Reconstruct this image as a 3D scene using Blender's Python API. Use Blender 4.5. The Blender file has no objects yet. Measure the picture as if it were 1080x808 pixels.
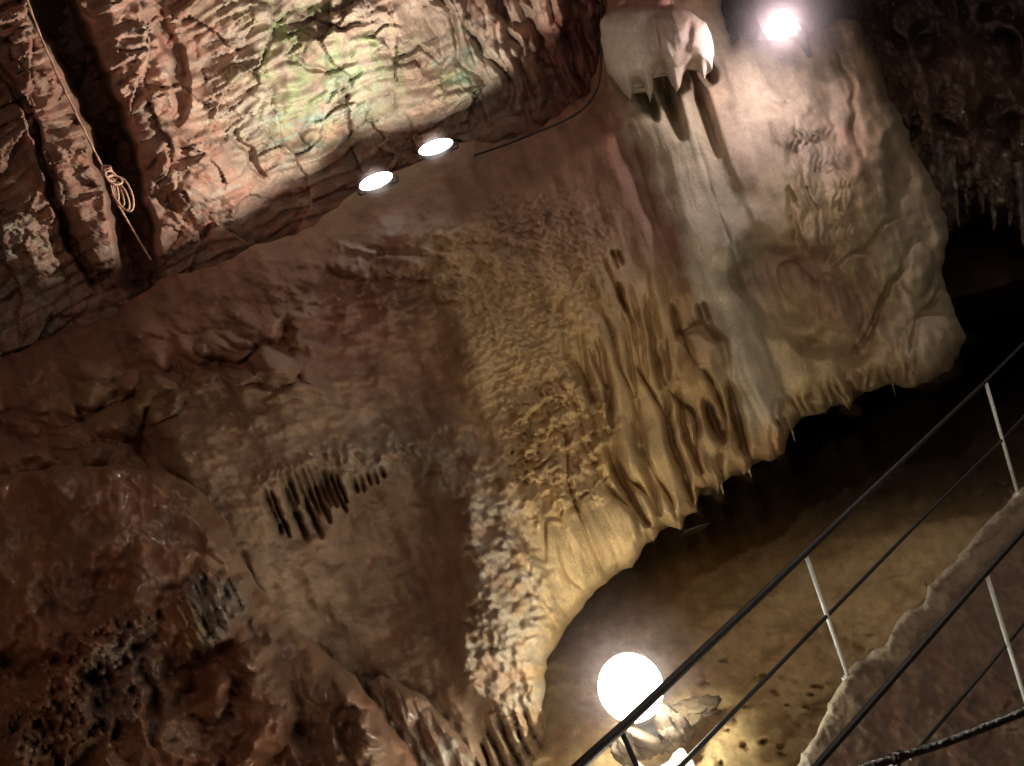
import bpy, bmesh, math, random
import numpy as np
from mathutils import Vector, Matrix
random.seed(7)
W0, H0, F = 1080.0, 808.0, 780.0
PITCH, ROLL = math.radians(9), math.radians(21)
CAM = Vector((0, 0, 3.2))
fwd = Vector((0, math.cos(PITCH), -math.sin(PITCH)))
R0 = Vector((1, 0, 0)); U0 = R0.cross(fwd)
cr = math.cos(ROLL) * R0 - math.sin(ROLL) * U0
cu = math.cos(ROLL) * U0 + math.sin(ROLL) * R0
nR, nU, nF, nC = (np.array(v) for v in (cr, cu, fwd, CAM))
sc = bpy.context.scene
col = sc.collection

# ------------------------------------------------------------ coordinates
def P(x, y, d):
    "real place of what the eye sees at that spot of the view, d metres deep"
    x = np.asarray(x, float); y = np.asarray(y, float); d = np.asarray(d, float)
    a = (x - 540) / F * d; b = -(y - 404) / F * d
    return nC + a[..., None] * nR + b[..., None] * nU + d[..., None] * nF
def V(x, y, d): return Vector(P(x, y, d).tolist())
VPX, VPY = 2305.0, 5002.0
R1 = math.hypot(VPX - 540, VPY - 404); A1 = math.atan2(540 - VPX, VPY - 404)
def ST(x, y):
    "s across, t down the true vertical (in view units)"
    dx = x - VPX; dy = VPY - y
    return (np.arctan2(dx, dy) - A1) * R1, R1 - np.hypot(dx, dy)

# ------------------------------------------------------------ noise
rng = np.random.RandomState(11)
PERM = rng.permutation(512)
PERM = np.concatenate([PERM, PERM, PERM])
GR = rng.rand(512) * 2 * math.pi
GX, GY = np.cos(GR), np.sin(GR)
RA = rng.rand(512); RB = rng.rand(512); RC = rng.rand(512)
def hsh(i, j, s=0): return PERM[(PERM[(i + s * 37) & 511] + j) & 511]
def perlin(x, y, s=0):
    i = np.floor(x).astype(int); j = np.floor(y).astype(int)
    fx = x - i; fy = y - j
    u = fx * fx * fx * (fx * (fx * 6 - 15) + 10); v = fy * fy * fy * (fy * (fy * 6 - 15) + 10)
    def g(a, b):
        h = hsh(i + a, j + b, s); return GX[h] * (fx - a) + GY[h] * (fy - b)
    return ((g(0, 0) * (1 - u) + g(1, 0) * u) * (1 - v) + (g(0, 1) * (1 - u) + g(1, 1) * u) * v) * 1.5
def fbm(x, y, o=4, s=0, g=.5):
    r = 0; a = 1
    for k in range(o):
        r = r + a * perlin(x, y, s + k); x = x * 2.03 + 17; y = y * 2.03 + 5; a *= g
    return r
def worley(x, y, s=0):
    i = np.floor(x).astype(int); j = np.floor(y).astype(int)
    f1 = np.full(x.shape, 9.); f2 = np.full(x.shape, 9.); cid = np.zeros(x.shape, int)
    for a in (-1, 0, 1):
        for b in (-1, 0, 1):
            h = hsh(i + a, j + b, s)
            d = np.hypot(i + a + .1 + .8 * RA[h] - x, j + b + .1 + .8 * RB[h] - y)
            m = d < f1
            f2 = np.where(m, f1, np.minimum(f2, d)); cid = np.where(m, h, cid); f1 = np.where(m, d, f1)
    return f1, f2, cid
def facets(x, y, s=0, off=1., tilt=1.):
    "broken rock: every cell its own plane"
    i = np.floor(x).astype(int); j = np.floor(y).astype(int)
    f1 = np.full(x.shape, 9.); f2 = np.full(x.shape, 9.); v1 = np.zeros(x.shape)
    for a in (-1, 0, 1):
        for b in (-1, 0, 1):
            h = hsh(i + a, j + b, s); dx = x - (i + a + .1 + .8 * RA[h]); dy = y - (j + b + .1 + .8 * RB[h]); d = np.abs(dx) * .8 + np.abs(dy) * .8 + .35 * np.hypot(dx, dy)
            val = off * (RC[h] - .5) + tilt * ((RC[(h * 7 + 3) & 511] - .5) * dx + (RC[(h * 5 + 11) & 511] - .5) * dy)
            m = d < f1
            f2 = np.where(m, f1, np.minimum(f2, d)); v1 = np.where(m, val, v1); f1 = np.where(m, d, f1)
    return v1, f2 - f1
def sst(a, b, x):
    t = np.clip((x - a) / (b - a), 0, 1); return t * t * (3 - 2 * t)
def mix(a, b, t): return a + (b - a) * t
def segs(x, y, pts, closed):
    pts = [tuple(p) for p in pts]
    n = len(pts); best = np.full(x.shape, 1e9); nx = x.copy(); ny = y.copy(); tt = np.zeros(x.shape); ins = np.zeros(x.shape, bool)
    m = n if closed else n - 1
    L = [0]
    for k in range(m):
        L.append(L[-1] + math.hypot(pts[(k + 1) % n][0] - pts[k][0], pts[(k + 1) % n][1] - pts[k][1]))
    for k in range(m):
        ax, ay = pts[k]; bx, by = pts[(k + 1) % n]
        dx, dy = bx - ax, by - ay; l2 = dx * dx + dy * dy + 1e-9
        t = np.clip(((x - ax) * dx + (y - ay) * dy) / l2, 0, 1)
        qx = ax + t * dx; qy = ay + t * dy
        d = (x - qx) ** 2 + (y - qy) ** 2
        q = d < best
        best = np.where(q, d, best); nx = np.where(q, qx, nx); ny = np.where(q, qy, ny)
        tt = np.where(q, (L[k] + t * math.sqrt(l2)) / L[-1], tt)
        if closed and ay != by:
            c = ((ay > y) != (by > y)) & (x < (bx - ax) * (y - ay) / (by - ay) + ax)
            ins ^= c
    return np.sqrt(best), nx, ny, tt, ins
def polysd(x, y, pts):
    d, nx, ny, t, ins = segs(x, y, pts, True)
    return np.where(ins, d, -d), nx, ny
def inpoly(x, y, pts, w):
    "soft membership of a region"
    return sst(-w, w, polysd(x, y, pts)[0])
def crease(x, y, pts, w, h, taper=True):
    d, _, _, t, _ = segs(x, y, pts, False)
    k = np.clip(4 * t * (1 - t), 0, 1) ** .5 if taper else 1
    return h * np.exp(-(d / (w * (.35 + .65 * k))) ** 2) * (k if taper else 1)
def bump(x, y, cx, cy, rx, ry, ang, h, p=2.):
    a = math.radians(ang); c, s = math.cos(a), math.sin(a)
    u = ((x - cx) * c + (y - cy) * s) / rx; v = (-(x - cx) * s + (y - cy) * c) / ry
    return h * np.exp(-(u * u + v * v) ** (p / 2))
def dome(x, y, cx, cy, rx, ry, ang, h):
    a = math.radians(ang); c, s = math.cos(a), math.sin(a)
    u = ((x - cx) * c + (y - cy) * s) / rx; v = (-(x - cx) * s + (y - cy) * c) / ry
    return h * np.sqrt(np.clip(1 - u * u - v * v, 0, 1))
def tps(ctrl):
    c = np.array(ctrl, float); p = c[:, :2] / 300; n = len(c)
    def U(r2): return np.where(r2 > 1e-12, r2 * np.log(r2 + 1e-12), 0)
    K = U(((p[:, None] - p[None]) ** 2).sum(-1)) + np.eye(n) * .004
    A = np.zeros((n + 3, n + 3)); A[:n, :n] = K; A[:n, n] = 1; A[:n, n + 1:] = p; A[n, :n] = 1; A[n + 1:, :n] = p.T
    w = np.linalg.solve(A, np.concatenate([c[:, 2], [0, 0, 0]]))
    def f(x, y):
        X = x / 300; Y = y / 300; r = w[n] + w[n + 1] * X + w[n + 2] * Y
        for k in range(n): r = r + w[k] * U((X - p[k, 0]) ** 2 + (Y - p[k, 1]) ** 2)
        return r
    return f
def rough(poly, amp=3., sc_=18., s=3, keep=None):
    "a ragged outline"
    out = []
    n = len(poly)
    for k in range(n):
        a = poly[k]; b = poly[(k + 1) % n]; L = math.hypot(b[0] - a[0], b[1] - a[1]); m = max(1, int(L / 5)) if max(abs(a[0] - 540), abs(b[0] - 540)) < 700 else max(1, int(L / 30))
        for q in range(m): out.append((a[0] + (b[0] - a[0]) * q / m, a[1] + (b[1] - a[1]) * q / m))
    o = np.array(out)
    dx = fbm(o[:, 0] / sc_, o[:, 1] / sc_, 3, s) * amp; dy = fbm(o[:, 0] / sc_ + 40, o[:, 1] / sc_, 3, s + 9) * amp
    return list(zip((o[:, 0] + dx).tolist(), (o[:, 1] + dy).tolist()))

# ------------------------------------------------------------ object helpers
def tag(o, label=None, cat=None, group=None, kind=None):
    for k, v in (('label', label), ('category', cat), ('group', group), ('kind', kind)):
        if v: o[k] = v
    return o
def empty(name, loc, label, cat, group=None):
    o = bpy.data.objects.new(name, None); col.objects.link(o); o.location = loc
    o.empty_display_size = .1
    return tag(o, label, cat, group)
def mesh_obj(name, vs, fs, mat, parent=None, colors=None, wet=None, normals=None, origin=None, smooth=True):
    vs = np.asarray(vs, float)
    org = np.array(parent.location) if parent is not None and parent.parent is None else (np.array(origin) if origin is not None else np.zeros(3))
    if parent is not None and parent.parent is not None:
        org = np.array(parent.location) + np.array(parent.parent.location)
    me = bpy.data.meshes.new(name)
    me.from_pydata((vs - org).tolist(), [], fs.tolist() if isinstance(fs, np.ndarray) else fs)
    if colors is not None:
        a = me.color_attributes.new('Col', 'FLOAT_COLOR', 'POINT')
        c = np.ones((len(vs), 4), np.float32); c[:, :3] = colors; a.data.foreach_set('color', c.ravel())
    if wet is not None:
        a = me.attributes.new('Wet', 'FLOAT', 'POINT'); a.data.foreach_set('value', np.asarray(wet, np.float32))
    me.polygons.foreach_set('use_smooth', [smooth] * len(me.polygons))
    me.update()
    if normals is not None: me.normals_split_custom_set_from_vertices(normals.tolist())
    me.materials.append(mat)
    o = bpy.data.objects.new(name, me); col.objects.link(o)
    if parent is None: o.location = org.tolist()
    else: o.parent = parent
    return o

def grid_relief(poly, depthf, step=1.8, roll=(.5, 30), skirt=5, kback=.05, bounds=None):
    xs0 = min(p[0] for p in poly); xs1 = max(p[0] for p in poly); ys0 = min(p[1] for p in poly); ys1 = max(p[1] for p in poly)
    m = skirt * step
    gx = np.arange(xs0 - m, xs1 + m, step); gy = np.arange(ys0 - m, ys1 + m, step)
    X, Y = np.meshgrid(gx, gy)
    sd, nx, ny = polysd(X, Y, poly)
    out = sd < 0
    X = np.where(out, nx, X); Y = np.where(out, ny, Y)
    D = depthf(X, Y)
    Rr, Ww = roll if not callable(roll) else roll(X, Y)
    q = np.clip(sd / Ww, 0, 1)
    D = D + Rr * (1 - np.sqrt(np.clip(1 - (1 - q) ** 2, 0, 1))) + np.where(out, -sd * kback, 0)
    pts = P(X, Y, D)
    keep = sd > -m
    ny_, nx_ = X.shape
    N = np.zeros_like(pts)
    du = np.gradient(pts, axis=1); dv = np.gradient(pts, axis=0)
    N = np.cross(du, dv); N /= np.linalg.norm(N, axis=-1, keepdims=True) + 1e-9
    fl = (N * (nC - pts)).sum(-1, keepdims=True).mean() < 0
    idx = np.arange(ny_ * nx_).reshape(ny_, nx_)
    a, b, c, d = idx[:-1, :-1], idx[:-1, 1:], idx[1:, 1:], idx[1:, :-1]
    ok = keep[:-1, :-1] & keep[:-1, 1:] & keep[1:, 1:] & keep[1:, :-1]
    fs = np.stack([a, b, c, d] if not fl else [a, d, c, b], -1)[ok]
    if fl: N = -N
    # fs orientation: make the outside face the viewer
    p = pts.reshape(-1, 3); f0 = fs[::max(1, len(fs) // 500)]
    fn = np.cross(p[f0[:, 1]] - p[f0[:, 0]], p[f0[:, 2]] - p[f0[:, 0]])
    if ((fn * (nC - p[f0[:, 0]])).sum(-1) > 0).mean() < .5: fs = fs[:, ::-1]
    if ((N.reshape(-1, 3) * (nC - p)).sum(-1) > 0).mean() < .5: N = -N
    return X, Y, sd, p, N.reshape(-1, 3), fs
def compact(p, N, C, Wt, fs):
    u, inv = np.unique(fs, return_inverse=True)
    return p[u], N[u], C[u], Wt[u], inv.reshape(fs.shape)
def relief(name, poly, depthf, colf, mat, parts=None, parent=None, label_origin=None, step=1.8, **kw):
    X, Y, sd, p, N, fs = grid_relief(poly, depthf, step, **kw)
    C, Wt = colf(X, Y); C = C.reshape(-1, 3); Wt = Wt.ravel()
    if parts is None:
        a, n, c, w, f = compact(p, N, C, Wt, fs)
        org = label_origin if label_origin is not None else (a.mean(0) if parent is None else None)
        return mesh_obj(name, a, f, mat, parent, c, w, n, origin=org)
    cx = X.ravel()[fs].mean(1); cy = Y.ravel()[fs].mean(1)
    left = np.ones(len(fs), bool); res = []
    for pn, pp in parts:
        m = left.copy()
        if pp is not None:
            jx = cx + 5 * perlin(cx / 9, cy / 9, 91); jy = cy + 5 * perlin(cx / 9, cy / 9, 92)
            m &= polysd(jx, jy, pp)[0] > 0
        left &= ~m
        if not m.any(): continue
        a, n, c, w, f = compact(p, N, C, Wt, fs[m])
        res.append(mesh_obj(pn, a, f, mat, parent, c, w, n))
    return res
def rgb(*c): return np.array(c, float)
def blend(base, c, m): return base * (1 - m[..., None]) + rgb(*c) * m[..., None]

def tube(pts, rad, n=10, closed_ends=True):
    "rounded bar along points; rad a number or one per point"
    pts = [Vector(p) for p in pts]; m = len(pts)
    if not hasattr(rad, '__len__'): rad = [rad] * m
    vs, fs = [], []
    t0 = (pts[1] - pts[0]).normalized(); up = Vector((0, 0, 1)) if abs(t0.z) < .9 else Vector((1, 0, 0))
    nrm = t0.cross(up).normalized()
    for i in range(m):
        t = (pts[min(i + 1, m - 1)] - pts[max(i - 1, 0)]).normalized()
        nrm = (nrm - t * nrm.dot(t)).normalized(); b = t.cross(nrm)
        for k in range(n):
            a = 2 * math.pi * k / n; vs.append(pts[i] + (nrm * math.cos(a) + b * math.sin(a)) * rad[i])
    for i in range(m - 1):
        for k in range(n):
            fs.append((i * n + k, i * n + (k + 1) % n, (i + 1) * n + (k + 1) % n, (i + 1) * n + k))
    if closed_ends: fs += [tuple(range(n))[::-1], tuple(range((m - 1) * n, m * n))]
    return [tuple(v) for v in vs], fs
def join(parts):
    vs, fs = [], []
    for v, f in parts:
        o = len(vs); vs += list(v); fs += [tuple(i + o for i in q) for q in f]
    return vs, fs
def catmull(pts, n=6):
    pts = [Vector(p) for p in pts]; out = []
    for i in range(len(pts) - 1):
        a = pts[max(i - 1, 0)]; b = pts[i]; c = pts[i + 1]; d = pts[min(i + 2, len(pts) - 1)]
        for k in range(n):
            t = k / n
            out.append(.5 * ((2 * b) + (c - a) * t + (2 * a - 5 * b + 4 * c - d) * t * t + (3 * b - a - 3 * c + d) * t ** 3))
    out.append(pts[-1]); return out
def sphere(c, r, nu=40, nv=24, sq=(1, 1, 1), noise=0, s=1):
    vs, fs = [], []
    for j in range(nv + 1):
        th = math.pi * j / nv
        for i in range(nu):
            ph = 2 * math.pi * i / nu
            v = np.array([math.sin(th) * math.cos(ph), math.sin(th) * math.sin(ph), math.cos(th)])
            k = 1.
            if noise:
                q = v * 1.7 + s
                k += noise * float(fbm(np.array([q[0] + q[2] * .7]), np.array([q[1] - q[2] * .6]), 3, s)[0])
            vs.append(tuple(Vector(c) + Vector((v[0] * sq[0], v[1] * sq[1], v[2] * sq[2])) * r * k))
    for j in range(nv):
        for i in range(nu): fs.append((j * nu + i, (j + 1) * nu + i, (j + 1) * nu + (i + 1) % nu, j * nu + (i + 1) % nu))
    return vs, fs

# ------------------------------------------------------------ materials
def newmat(name):
    m = bpy.data.materials.new(name); m.use_nodes = True
    nt = m.node_tree; b = nt.nodes['Principled BSDF']; return m, nt, b
def rock_mat(name, stretch=(1, 1, 1), sc1=9, sc2=45, bump1=.35, bump2=.35, rdry=.75, rwet=.22, spec=.5, coat=0, grain=.25, sparkle=False):
    m, nt, b = newmat(name); N = nt.nodes; L = nt.links
    tc = N.new('ShaderNodeTexCoord'); mp = N.new('ShaderNodeMapping'); mp.inputs['Scale'].default_value = stretch
    L.new(tc.outputs['Object'], mp.inputs['Vector'])
    at = N.new('ShaderNodeAttribute'); at.attribute_name = 'Col'
    wt = N.new('ShaderNodeAttribute'); wt.attribute_name = 'Wet'
    n1 = N.new('ShaderNodeTexNoise'); n1.inputs['Scale'].default_value = sc1; n1.inputs['Detail'].default_value = 8; n1.inputs['Roughness'].default_value = .62
    n2 = N.new('ShaderNodeTexNoise'); n2.inputs['Scale'].default_value = sc2; n2.inputs['Detail'].default_value = 6; n2.inputs['Roughness'].default_value = .7
    n3 = N.new('ShaderNodeTexNoise'); n3.inputs['Scale'].default_value = sc1 * .45; n3.inputs['Detail'].default_value = 9; n3.inputs['Roughness'].default_value = .68
    for n in (n1, n2): L.new(mp.outputs[0], n.inputs['Vector'])
    L.new(tc.outputs['Object'], n3.inputs['Vector'])
    # colour variation
    r1 = N.new('ShaderNodeMapRange'); r1.inputs['From Min'].default_value = .3; r1.inputs['From Max'].default_value = .72; r1.inputs['To Min'].default_value = 1 - grain * 1.3; r1.inputs['To Max'].default_value = 1 + grain
    L.new(n3.outputs['Fac'], r1.inputs['Value'])
    r2 = N.new('ShaderNodeMapRange'); r2.inputs['From Min'].default_value = .3; r2.inputs['From Max'].default_value = .7; r2.inputs['To Min'].default_value = 1 - grain * .8; r2.inputs['To Max'].default_value = 1 + grain * .8
    L.new(n2.outputs['Fac'], r2.inputs['Value'])
    mu = N.new('ShaderNodeMath'); mu.operation = 'MULTIPLY'; L.new(r1.outputs[0], mu.inputs[0]); L.new(r2.outputs[0], mu.inputs[1])
    vm = N.new('ShaderNodeVectorMath'); vm.operation = 'SCALE'; L.new(at.outputs['Color'], vm.inputs[0]); L.new(mu.outputs[0], vm.inputs['Scale'])
    L.new(vm.outputs[0], b.inputs['Base Color'])
    rr = N.new('ShaderNodeMapRange'); rr.inputs['To Min'].default_value = rdry; rr.inputs['To Max'].default_value = rwet
    ad = N.new('ShaderNodeMath'); ad.operation = 'MULTIPLY_ADD'; ad.inputs[1].default_value = .5; L.new(n3.outputs['Fac'], ad.inputs[0])
    sb = N.new('ShaderNodeMath'); sb.operation = 'SUBTRACT'; sb.inputs[1].default_value = .25; L.new(wt.outputs['Fac'], sb.inputs[0]); L.new(sb.outputs[0], ad.inputs[2])
    L.new(ad.outputs[0], rr.inputs['Value']); L.new(rr.outputs[0], b.inputs['Roughness'])
    b.inputs['Specular IOR Level'].default_value = spec
    if coat: b.inputs['Coat Weight'].default_value = coat; b.inputs['Coat Roughness'].default_value = .07
    b1 = N.new('ShaderNodeBump'); b1.inputs['Strength'].default_value = bump1; b1.inputs['Distance'].default_value = .06; L.new(n1.outputs['Fac'], b1.inputs['Height'])
    b2 = N.new('ShaderNodeBump'); b2.inputs['Strength'].default_value = bump2; b2.inputs['Distance'].default_value = .02; L.new(n2.outputs['Fac'], b2.inputs['Height']); L.new(b1.outputs[0], b2.inputs['Normal'])
    L.new(b2.outputs[0], b.inputs['Normal'])
    return m
def plain(name, c, rough_=.5, metal=0, bump_=.0, sc_=60, spec=.5, var=.2):
    m, nt, b = newmat(name); N = nt.nodes; L = nt.links
    n = N.new('ShaderNodeTexNoise'); n.inputs['Scale'].default_value = sc_; n.inputs['Detail'].default_value = 6
    tc = N.new('ShaderNodeTexCoord'); L.new(tc.outputs['Object'], n.inputs['Vector'])
    cr_ = N.new('ShaderNodeMapRange'); cr_.inputs['To Min'].default_value = 1 - var * 1.5; cr_.inputs['To Max'].default_value = 1 + var * 1.5; L.new(n.outputs['Fac'], cr_.inputs['Value'])
    vm = N.new('ShaderNodeVectorMath'); vm.operation = 'SCALE'; vm.inputs[0].default_value = c; L.new(cr_.outputs[0], vm.inputs['Scale']); L.new(vm.outputs[0], b.inputs['Base Color'])
    b.inputs['Roughness'].default_value = rough_; b.inputs['Metallic'].default_value = metal; b.inputs['Specular IOR Level'].default_value = spec
    if bump_:
        bb = N.new('ShaderNodeBump'); bb.inputs['Strength'].default_value = bump_; bb.inputs['Distance'].default_value = .01; L.new(n.outputs['Fac'], bb.inputs['Height']); L.new(bb.outputs[0], b.inputs['Normal'])
    return m
def glow(name, c, s):
    m, nt, b = newmat(name); b.inputs['Base Color'].default_value = (.8, .8, .8, 1); b.inputs['Emission Color'].default_value = (*c, 1); b.inputs['Emission Strength'].default_value = s
    return m
M_flow = rock_mat('flowstone_calcite', (1, 1, .7), 8, 60, .25, .6, .6, .26, .4, grain=.25)
M_wet = rock_mat('wet_flowstone', (1, 1, .6), 8, 80, .25, .7, .36, .12, .5, coat=.6, grain=.18)
M_wall = rock_mat('bedrock', (1, 1, 1), 6, 40, .35, .4, .8, .35, .35, grain=.3)
M_floor = rock_mat('cave_mud', (1, 1, 1), 6, 40, .25, .3, .75, .35, .4, grain=.2)
M_black = plain('painted_steel', (.03, .026, .024), .42, .3, .3, 90)
M_wetblack = plain('wet_black_steel', (.28, .28, .27), .22, 1.0, 1.0, 55, var=.4)
M_post = plain('galvanised_steel', (.62, .64, .6), .45, .1, .15, 60)
M_rope = plain('hemp_rope', (.62, .36, .24), .8, 0, .6, 220)
M_cable = plain('cable_rubber', (.02, .017, .016), .5)
M_house = plain('lamp_housing', (.1, .1, .1), .4, .4)
M_stone = plain('pale_stone', (.2, .15, .10), .7, 0, .5, 40)
M_glass = glow('globe_glow', (1, .95, .8), 40)
M_led = glow('led_glow', (1, .95, .85), 60)
_nt = M_led.node_tree; _a = _nt.nodes.new('ShaderNodeAttribute'); _a.attribute_name = 'Wet'; _m = _nt.nodes.new('ShaderNodeMapRange'); _m.inputs['From Max'].default_value = .75; _m.inputs['To Min'].default_value = .45; _m.inputs['To Max'].default_value = 75; _m.interpolation_type = 'SMOOTHSTEP'
_nt.links.new(_a.outputs['Fac'], _m.inputs['Value']); _nt.links.new(_m.outputs[0], _nt.nodes['Principled BSDF'].inputs['Emission Strength'])
M_spotl = glow('spot_glow', (1, .93, .95), 60)

# ============================================================ FLOWSTONE MASS
baseB = tps([(-150, 430, 7.3), (0, 372, 7.6), (120, 320, 7.7), (290, 255, 7.9), (400, 215, 8.05), (520, 155, 8.3), (600, 125, 8.35), (650, 40, 8.3),
    (-120, 560, 5.9), (0, 480, 6.4), (150, 400, 6.8), (190, 520, 6.0), (300, 400, 6.45), (300, 520, 6.0), (400, 300, 7.25), (430, 420, 6.7), (440, 620, 6.1),
    (330, 660, 5.8), (430, 760, 5.45), (498, 530, 5.9), (504, 640, 5.52), (566, 640, 5.78), (512, 740, 5.3), (572, 740, 5.5), (575, 850, 5.35), (500, 850, 5.05), (480, 370, 6.75), (445, 265, 7.45),
    (600, 300, 7.0), (600, 450, 6.45), (620, 600, 6.05), (680, 500, 6.35), (740, 480, 6.5), (700, 320, 6.95), (660, 200, 7.65), (790, 440, 6.75),
    (730, 230, 7.3), (760, 120, 7.8), (850, 100, 7.9), (850, 250, 7.2), (880, 390, 7.05), (980, 350, 7.2), (985, 220, 7.8), (930, 80, 8.3), (830, 30, 8.5), (740, 0, 8.6), (640, -60, 8.6), (900, -40, 9)])
HOLLOW = [(375, 520), (440, 488), (476, 540), (488, 600), (486, 680), (478, 720), (520, 778), (500, 800), (440, 735), (385, 660), (345, 590)]
SCALY = [(440, 250), (560, 200), (640, 250), (640, 300), (610, 380), (600, 500), (560, 520), (540, 500), (500, 390), (470, 320)]
POP = [(330, 470), (420, 440), (480, 440), (520, 480), (560, 560), (590, 640), (592, 850), (560, 850), (540, 790), (478, 700), (490, 610), (470, 530), (430, 498), (360, 515)]
DRAP = [(585, 330), (645, 262), (700, 300), (735, 320), (765, 390), (800, 500), (740, 540), (690, 600), (620, 640), (578, 700), (548, 600), (545, 560), (600, 500)]
COLM = [(640, 60), (735, 60), (795, 250), (830, 400), (845, 450), (800, 480), (765, 390), (725, 300), (690, 210)]
RIPB = [(825, 140), (880, 130), (905, 230), (900, 270), (850, 240)]
SLOTS = [([(649, 297), (661, 330)], 2.6, .22), ([(629, 355), (640, 400), (645, 452)], 2.8, .2), ([(657, 330), (664, 370), (670, 420)], 2.2, .13),
    ([(680, 312), (686, 348), (692, 385), (697, 412)], 2.6, .2), ([(702, 408), (706, 459), (723, 500), (730, 532)], 3.2, .26), ([(714, 404), (723, 459), (741, 500)], 3., .22),
    ([(743, 418), (750, 440), (762, 468)], 4.5, .4), ([(768, 400), (776, 440), (788, 482)], 4.5, .42), ([(640, 468), (652, 500), (664, 520), (684, 556)], 4.2, .34),
    ([(676, 470), (684, 500), (697, 545)], 3, .2), ([(621, 366), (641, 410)], 2.4, .14), ([(708, 320), (717, 360)], 2.2, .15), ([(645, 264), (651, 284)], 2, .14), ([(651, 264), (656, 280)], 1.8, .12),
    ([(700, 350), (706, 400)], 2, .12), ([(610, 350), (622, 420), (628, 470)], 2.6, .12), ([(735, 320), (742, 345)], 1.8, .12), ([(741, 318), (748, 340)], 1.8, .1), ([(664, 300), (676, 350), (683, 400)], 2.2, .12), ([(672, 420), (670, 460), (678, 500)], 2.4, .14)]
CONE = [(648, 60), (672, 118), (700, 200), (726, 290), (780, 430)]
def depthB(x, y):
    s, t = ST(x, y)
    wx = x + 10 * fbm(x / 60, y / 60, 3, 1); wy = y + 10 * fbm(x / 60, y / 60, 3, 2)
    d = baseB(x, y)
    # soft undulation, stretched down the fall line
    d -= .14 * fbm(s / 80, t / 150, 3, 4) + .02 * fbm(s / 20, t / 60, 3, 8)
    # flow streaks
    stre = fbm(s / 9 + 1.5 * perlin(x / 90, y / 90, 3), t / 160, 3, 12)
    d -= (.004 + .006 * sst(520, 620, x)) * stre
    left = sst(560, 420, x)
    # ---- left slope: lumps, pillows, overlapping flows
    f1, f2, cid = worley(wx / 62 + .2, wy / 36, 5)
    lum = inpoly(wx, wy, [(-160, 420), (0, 400), (130, 345), (330, 330), (330, 410), (170, 420), (130, 480), (60, 500), (-160, 520)], 18)
    d -= lum * (.2 * np.clip(1 - f1 * 1.1, 0, 1) ** .6 + .05 * RC[cid]) - lum * .05
    f1b, _, c2 = worley(wx / 30, wy / 20, 6)
    d -= lum * .05 * np.clip(1 - f1b, 0, 1) + inpoly(wx, wy, [(180, 350), (250, 330), (480, 240), (560, 250), (480, 320), (330, 370)], 20) * (.07 * fbm(x / 22, y / 12, 4, 21))
    d -= lum * .2 * np.sqrt(np.clip(1 - (f1 * 1.2) ** 2, 0, 1)) - lum * .05 * np.exp(-((f2 - f1) / .13) ** 2)
    d -= .04 * (1 - lum) * left * fbm(x / 34, y / 20, 3, 37)
    for a in ((235, 365, 26, 17, -15, .36), (287, 378, 30, 17, 12, .38), (250, 395, 24, 10, -8, .16), (165, 425, 28, 30, 20, .3), (205, 372, 22, 12, 30, .17), (105, 405, 38, 20, 10, .3), (60, 428, 26, 15, 0, .18), (150, 385, 30, 14, -10, .16), (300, 345, 30, 10, -10, .1), (215, 400, 16, 8, 0, .14)):
        d -= dome(wx, wy, *a)
    d -= dome(wx, wy, 245, 480, 92, 86, 30, .3)                          # smooth dome
    d += crease(wx, wy, [(205, 420), (160, 440), (150, 480), (175, 520)], 4, .08)
    d += crease(wx, wy, [(0, 470), (80, 455), (150, 470), (180, 505), (225, 560), (285, 640)], 7, .12)
    d -= .05 * sst(.0, .5, fbm(x / 40, y / 22, 3, 33)) * inpoly(x, y, [(-160, 380), (200, 300), (330, 270), (460, 250), (400, 420), (170, 500), (-160, 560)], 30)
    # fold running down the left flank of the scaly face
    d += .16 * np.exp(-(segs(wx, wy, [(410, 290), (440, 350), (480, 430)], False)[0] / 38) ** 2)
    d -= crease(wx, wy, [(340, 290), (395, 300), (440, 350), (470, 420)], 12, .07) + crease(wx, wy, [(445, 262), (492, 372), (522, 460), (540, 540)], 16, .05)
    # block rocks embedded on the crest
    b = np.maximum(np.abs((x - 372) * .95 + (y - 274) * .3) / 22, np.abs((y - 274) * .95 - (x - 372) * .3) / 15)
    d -= .24 * sst(1.15, .85, b + .12 * perlin(x / 8, y / 8, 7)); d -= .1 * sst(1.1, .9, np.maximum(np.abs(x - 420) / 26, np.abs(y - 282) / 12) + .3 * perlin(x / 9, y / 9, 8))
    # hollow under the popcorn lip
    h = inpoly(wx, wy, HOLLOW, 22); d += .18 * h * (1 - .2 * fbm(x / 30, y / 60, 3, 14))
    # comb of small draperies
    for k_ in range(11):
        r1_, r2_ = RA[k_ * 3 + 1], RB[k_ * 5 + 2]; x0 = 277 + 7.6 * k_ + 2 * r1_; y0 = 508 - .7 * k_ - 5 * r2_ - 8 * math.sin(k_ / 3.3) + 12 * (k_ < 2); ln = 34 + 26 * r1_ + (16 if k_ in (1, 2, 4) else 0) - (14 if k_ > 8 else 0)
        d += crease(x + 1.2 * perlin(x / 9, y / 9, 6), y, [(x0, y0), (x0 + ln * .2, y0 + ln * .5), (x0 + ln * .42, y0 + ln)], 1.7 + 1.7 * r2_, .3)
    d += .07 * inpoly(x, y, [(278, 510), (352, 500), (372, 552), (300, 580)], 8)
    d -= .1 * np.exp(-(segs(wx, wy, [(276, 500), (300, 498), (350, 486), (400, 480), (440, 474)], False)[0] / 9) ** 2) * (1 + .8 * perlin(x / 7, y / 7, 17))
    
    for k_ in range(5): d += crease(x, y, [(372 + 7 * k_, 503 - 3 * k_), (378 + 7 * k_, 520 - 4 * k_ + 3 * (k_ % 2))], 2.4, .2)
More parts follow.
